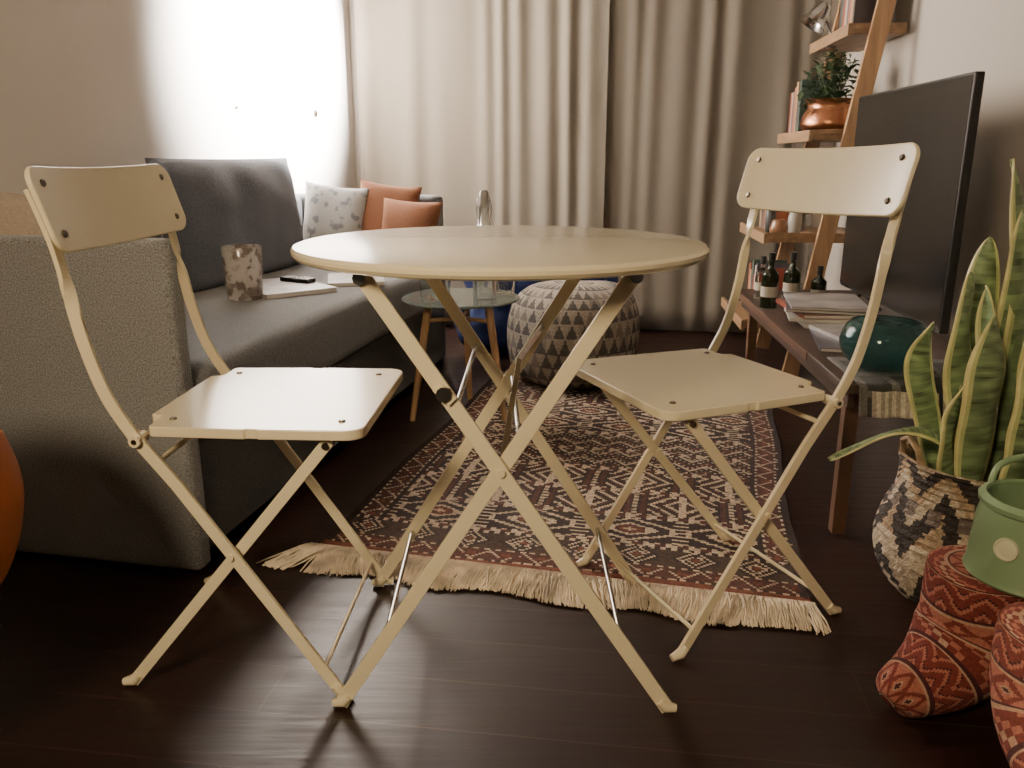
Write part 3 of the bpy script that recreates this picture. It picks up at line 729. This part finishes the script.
def boot(loc, rz, lt, label, hgt=0.232):
    t = thing("kilim_boot", label, "boot", loc, rz, group="red kilim boots")
    P = smoothprof([(-.160, 0, .034, .012), (-.145, 0, .042, .036), (-.105, 0, .050, .050), (-.060, 0, .066, .066), (-.022, 0, .095, .078), (-.002, 0, .135, .078), (.0, 0, .175, .078), (.0, 0, hgt - .014, .080), (.0, 0, hgt - .003, .074), (.0, 0, hgt, .045), (.0, 0, hgt + .0005, .004)], 12)
    seg = 120; V, F = tube_data([p_[:3] for p_ in P], [max(.002, p_[3]) for p_ in P], seg)
    out = []
    for v in V:
        n1 = mnoise.noise(v * 9 + Vector((lt * 3, 0, 0))) * .007; n2 = mnoise.noise(v * 9 + Vector((9, lt, 0))) * .007
        out.append(Vector((v.x + n1, v.y + n2, min(max(v.z, 0.003), hgt + .001))))
    me = bpy.data.meshes.new("upper"); me.from_pydata([tuple(v) for v in out], [], F); me.update()
    cols = []
    for q in range(len(F)):
        i, k = q // seg, q % seg
        cols.append(kil(k / seg, i / len(P), lt) if q < len(F) - 2 else kr)
    paint(me, cols)
    link("upper", me, M_attrk, t, smooth=80)
    return t
boot((0.728, 1.155, 0), 20, 0.9, "dark red kilim boot standing upright under the watering can")
boot((0.742, 0.978, 0), 78, 1.5, "pinkish red kilim boot standing next to its pair")
boot((0.905, 1.160, 0), 200, 1.0, "red kilim boot behind the watering can")
wc = thing("watering_can", "small green enamel watering can standing on the kilim boots", "watering can", (0.775, 1.125, 0.2335), 0)
lathe("can_body", [(0, 0.002), (0.076, 0.002), (0.085, 0), (0.088, 0.004), (0.085, 0.011), (0.080, 0.088), (0.075, 0.108), (0.080, 0.112), (0.081, 0.119), (0.077, 0.123), (0.071, 0.125), (0.069, 0.121), (0.073, 0.105), (0.077, 0.012), (0, 0.010)], 64, M_green, wc, smooth=30)
tube("spout", [(0.072, 0.02, .03), (.12, .04, .06), (.17, .06, .14)], [0.013, 0.009, 0.007], M_green, wc)
lathe("spout_rose", [(0, 0.0), (.008, 0), (.024, .026), (.024, .032), (0, .036)], 24, M_green, wc, loc=(.168, .06, .135), rot=(0, rad(35), rad(18)))
tube("handle", smoothprof([(-0.040, .062, .115), (-.025, .070, .148), (.02, .075, .160), (.055, .056, .148), (.066, .036, .115)], 6), 0.005, M_green, wc)
ea = rad(214)
lathe("emblem", [(0, .005), (.010, .005), (.0125, .004), (.014, .0065), (.0165, .006), (.017, 0)], 28, M_cream, wc, loc=(.0805 * math.cos(ea), .0805 * math.sin(ea), .064), rot=(rad(87), 0, ea + rad(90)), label="cream round emblem")

# ------------------------------------------------------------------ orange chair
oc = thing("tub_chair", "orange molded tub chair with wooden legs beside the table", "chair", (-0.967, 1.0, 0), 20)
lathe("shell", smoothprof([(0.002, 0.16), (0.14, 0.17), (0.24, 0.24), (0.282, 0.355), (0.268, 0.45), (0.235, 0.52), (0.225, 0.52), (0.25, 0.44), (0.255, 0.37), (0.20, 0.30), (0.10, 0.28), (0.002, 0.28)], 6), 64, M_orange, oc)
for a in (45, 135, 225, 315):
    c, s = math.cos(rad(a)), math.sin(rad(a)); tube("leg", [(c * .10, s * .10, .19), (c * .20, s * .20, 0)], [.014, .009], M_wood, oc)

# ------------------------------------------------------------------ lights
def light(kind, name, loc, target, power, col, **kw):
    l = bpy.data.lights.new(name, kind); l.energy = power; l.color = col
    for k, v in kw.items(): setattr(l, k, v)
    o = bpy.data.objects.new(name, l); C.objects.link(o); o.location = loc
    o.rotation_euler = (Vector(target) - Vector(loc)).to_track_quat('-Z', 'Y').to_euler(); return o
light('SPOT', "wall_spot", (0.05, 3.60, 1.72), (lwx(3.66), 3.66, 1.38), 3000, (1, 0.94, 0.88), spot_size=rad(70), spot_blend=0.5, shadow_soft_size=0.06)
light('AREA', "room_lamp", (-0.9, -0.7, 1.7), (-0.05, 1.4, 0.4), 16, (1.0, 0.77, 0.48), shape='DISK', size=0.5, spread=rad(100))
w = bpy.data.worlds.new("World"); bpy.context.scene.world = w; w.use_nodes = True
w.node_tree.nodes["Background"].inputs[0].default_value = (1.0, 0.83, 0.68, 1); w.node_tree.nodes["Background"].inputs[1].default_value = 0.03

# ------------------------------------------------------------------ camera
cam = bpy.data.cameras.new("Camera"); co = bpy.data.objects.new("Camera", cam); C.objects.link(co)
co.location = (0, 0, 0.838); co.rotation_euler = (rad(90 - 15.3), 0, 0)
cam.sensor_width = 36; cam.lens = 828 / 1024 * 36; cam.clip_start = 0.02
bpy.context.scene.camera = co
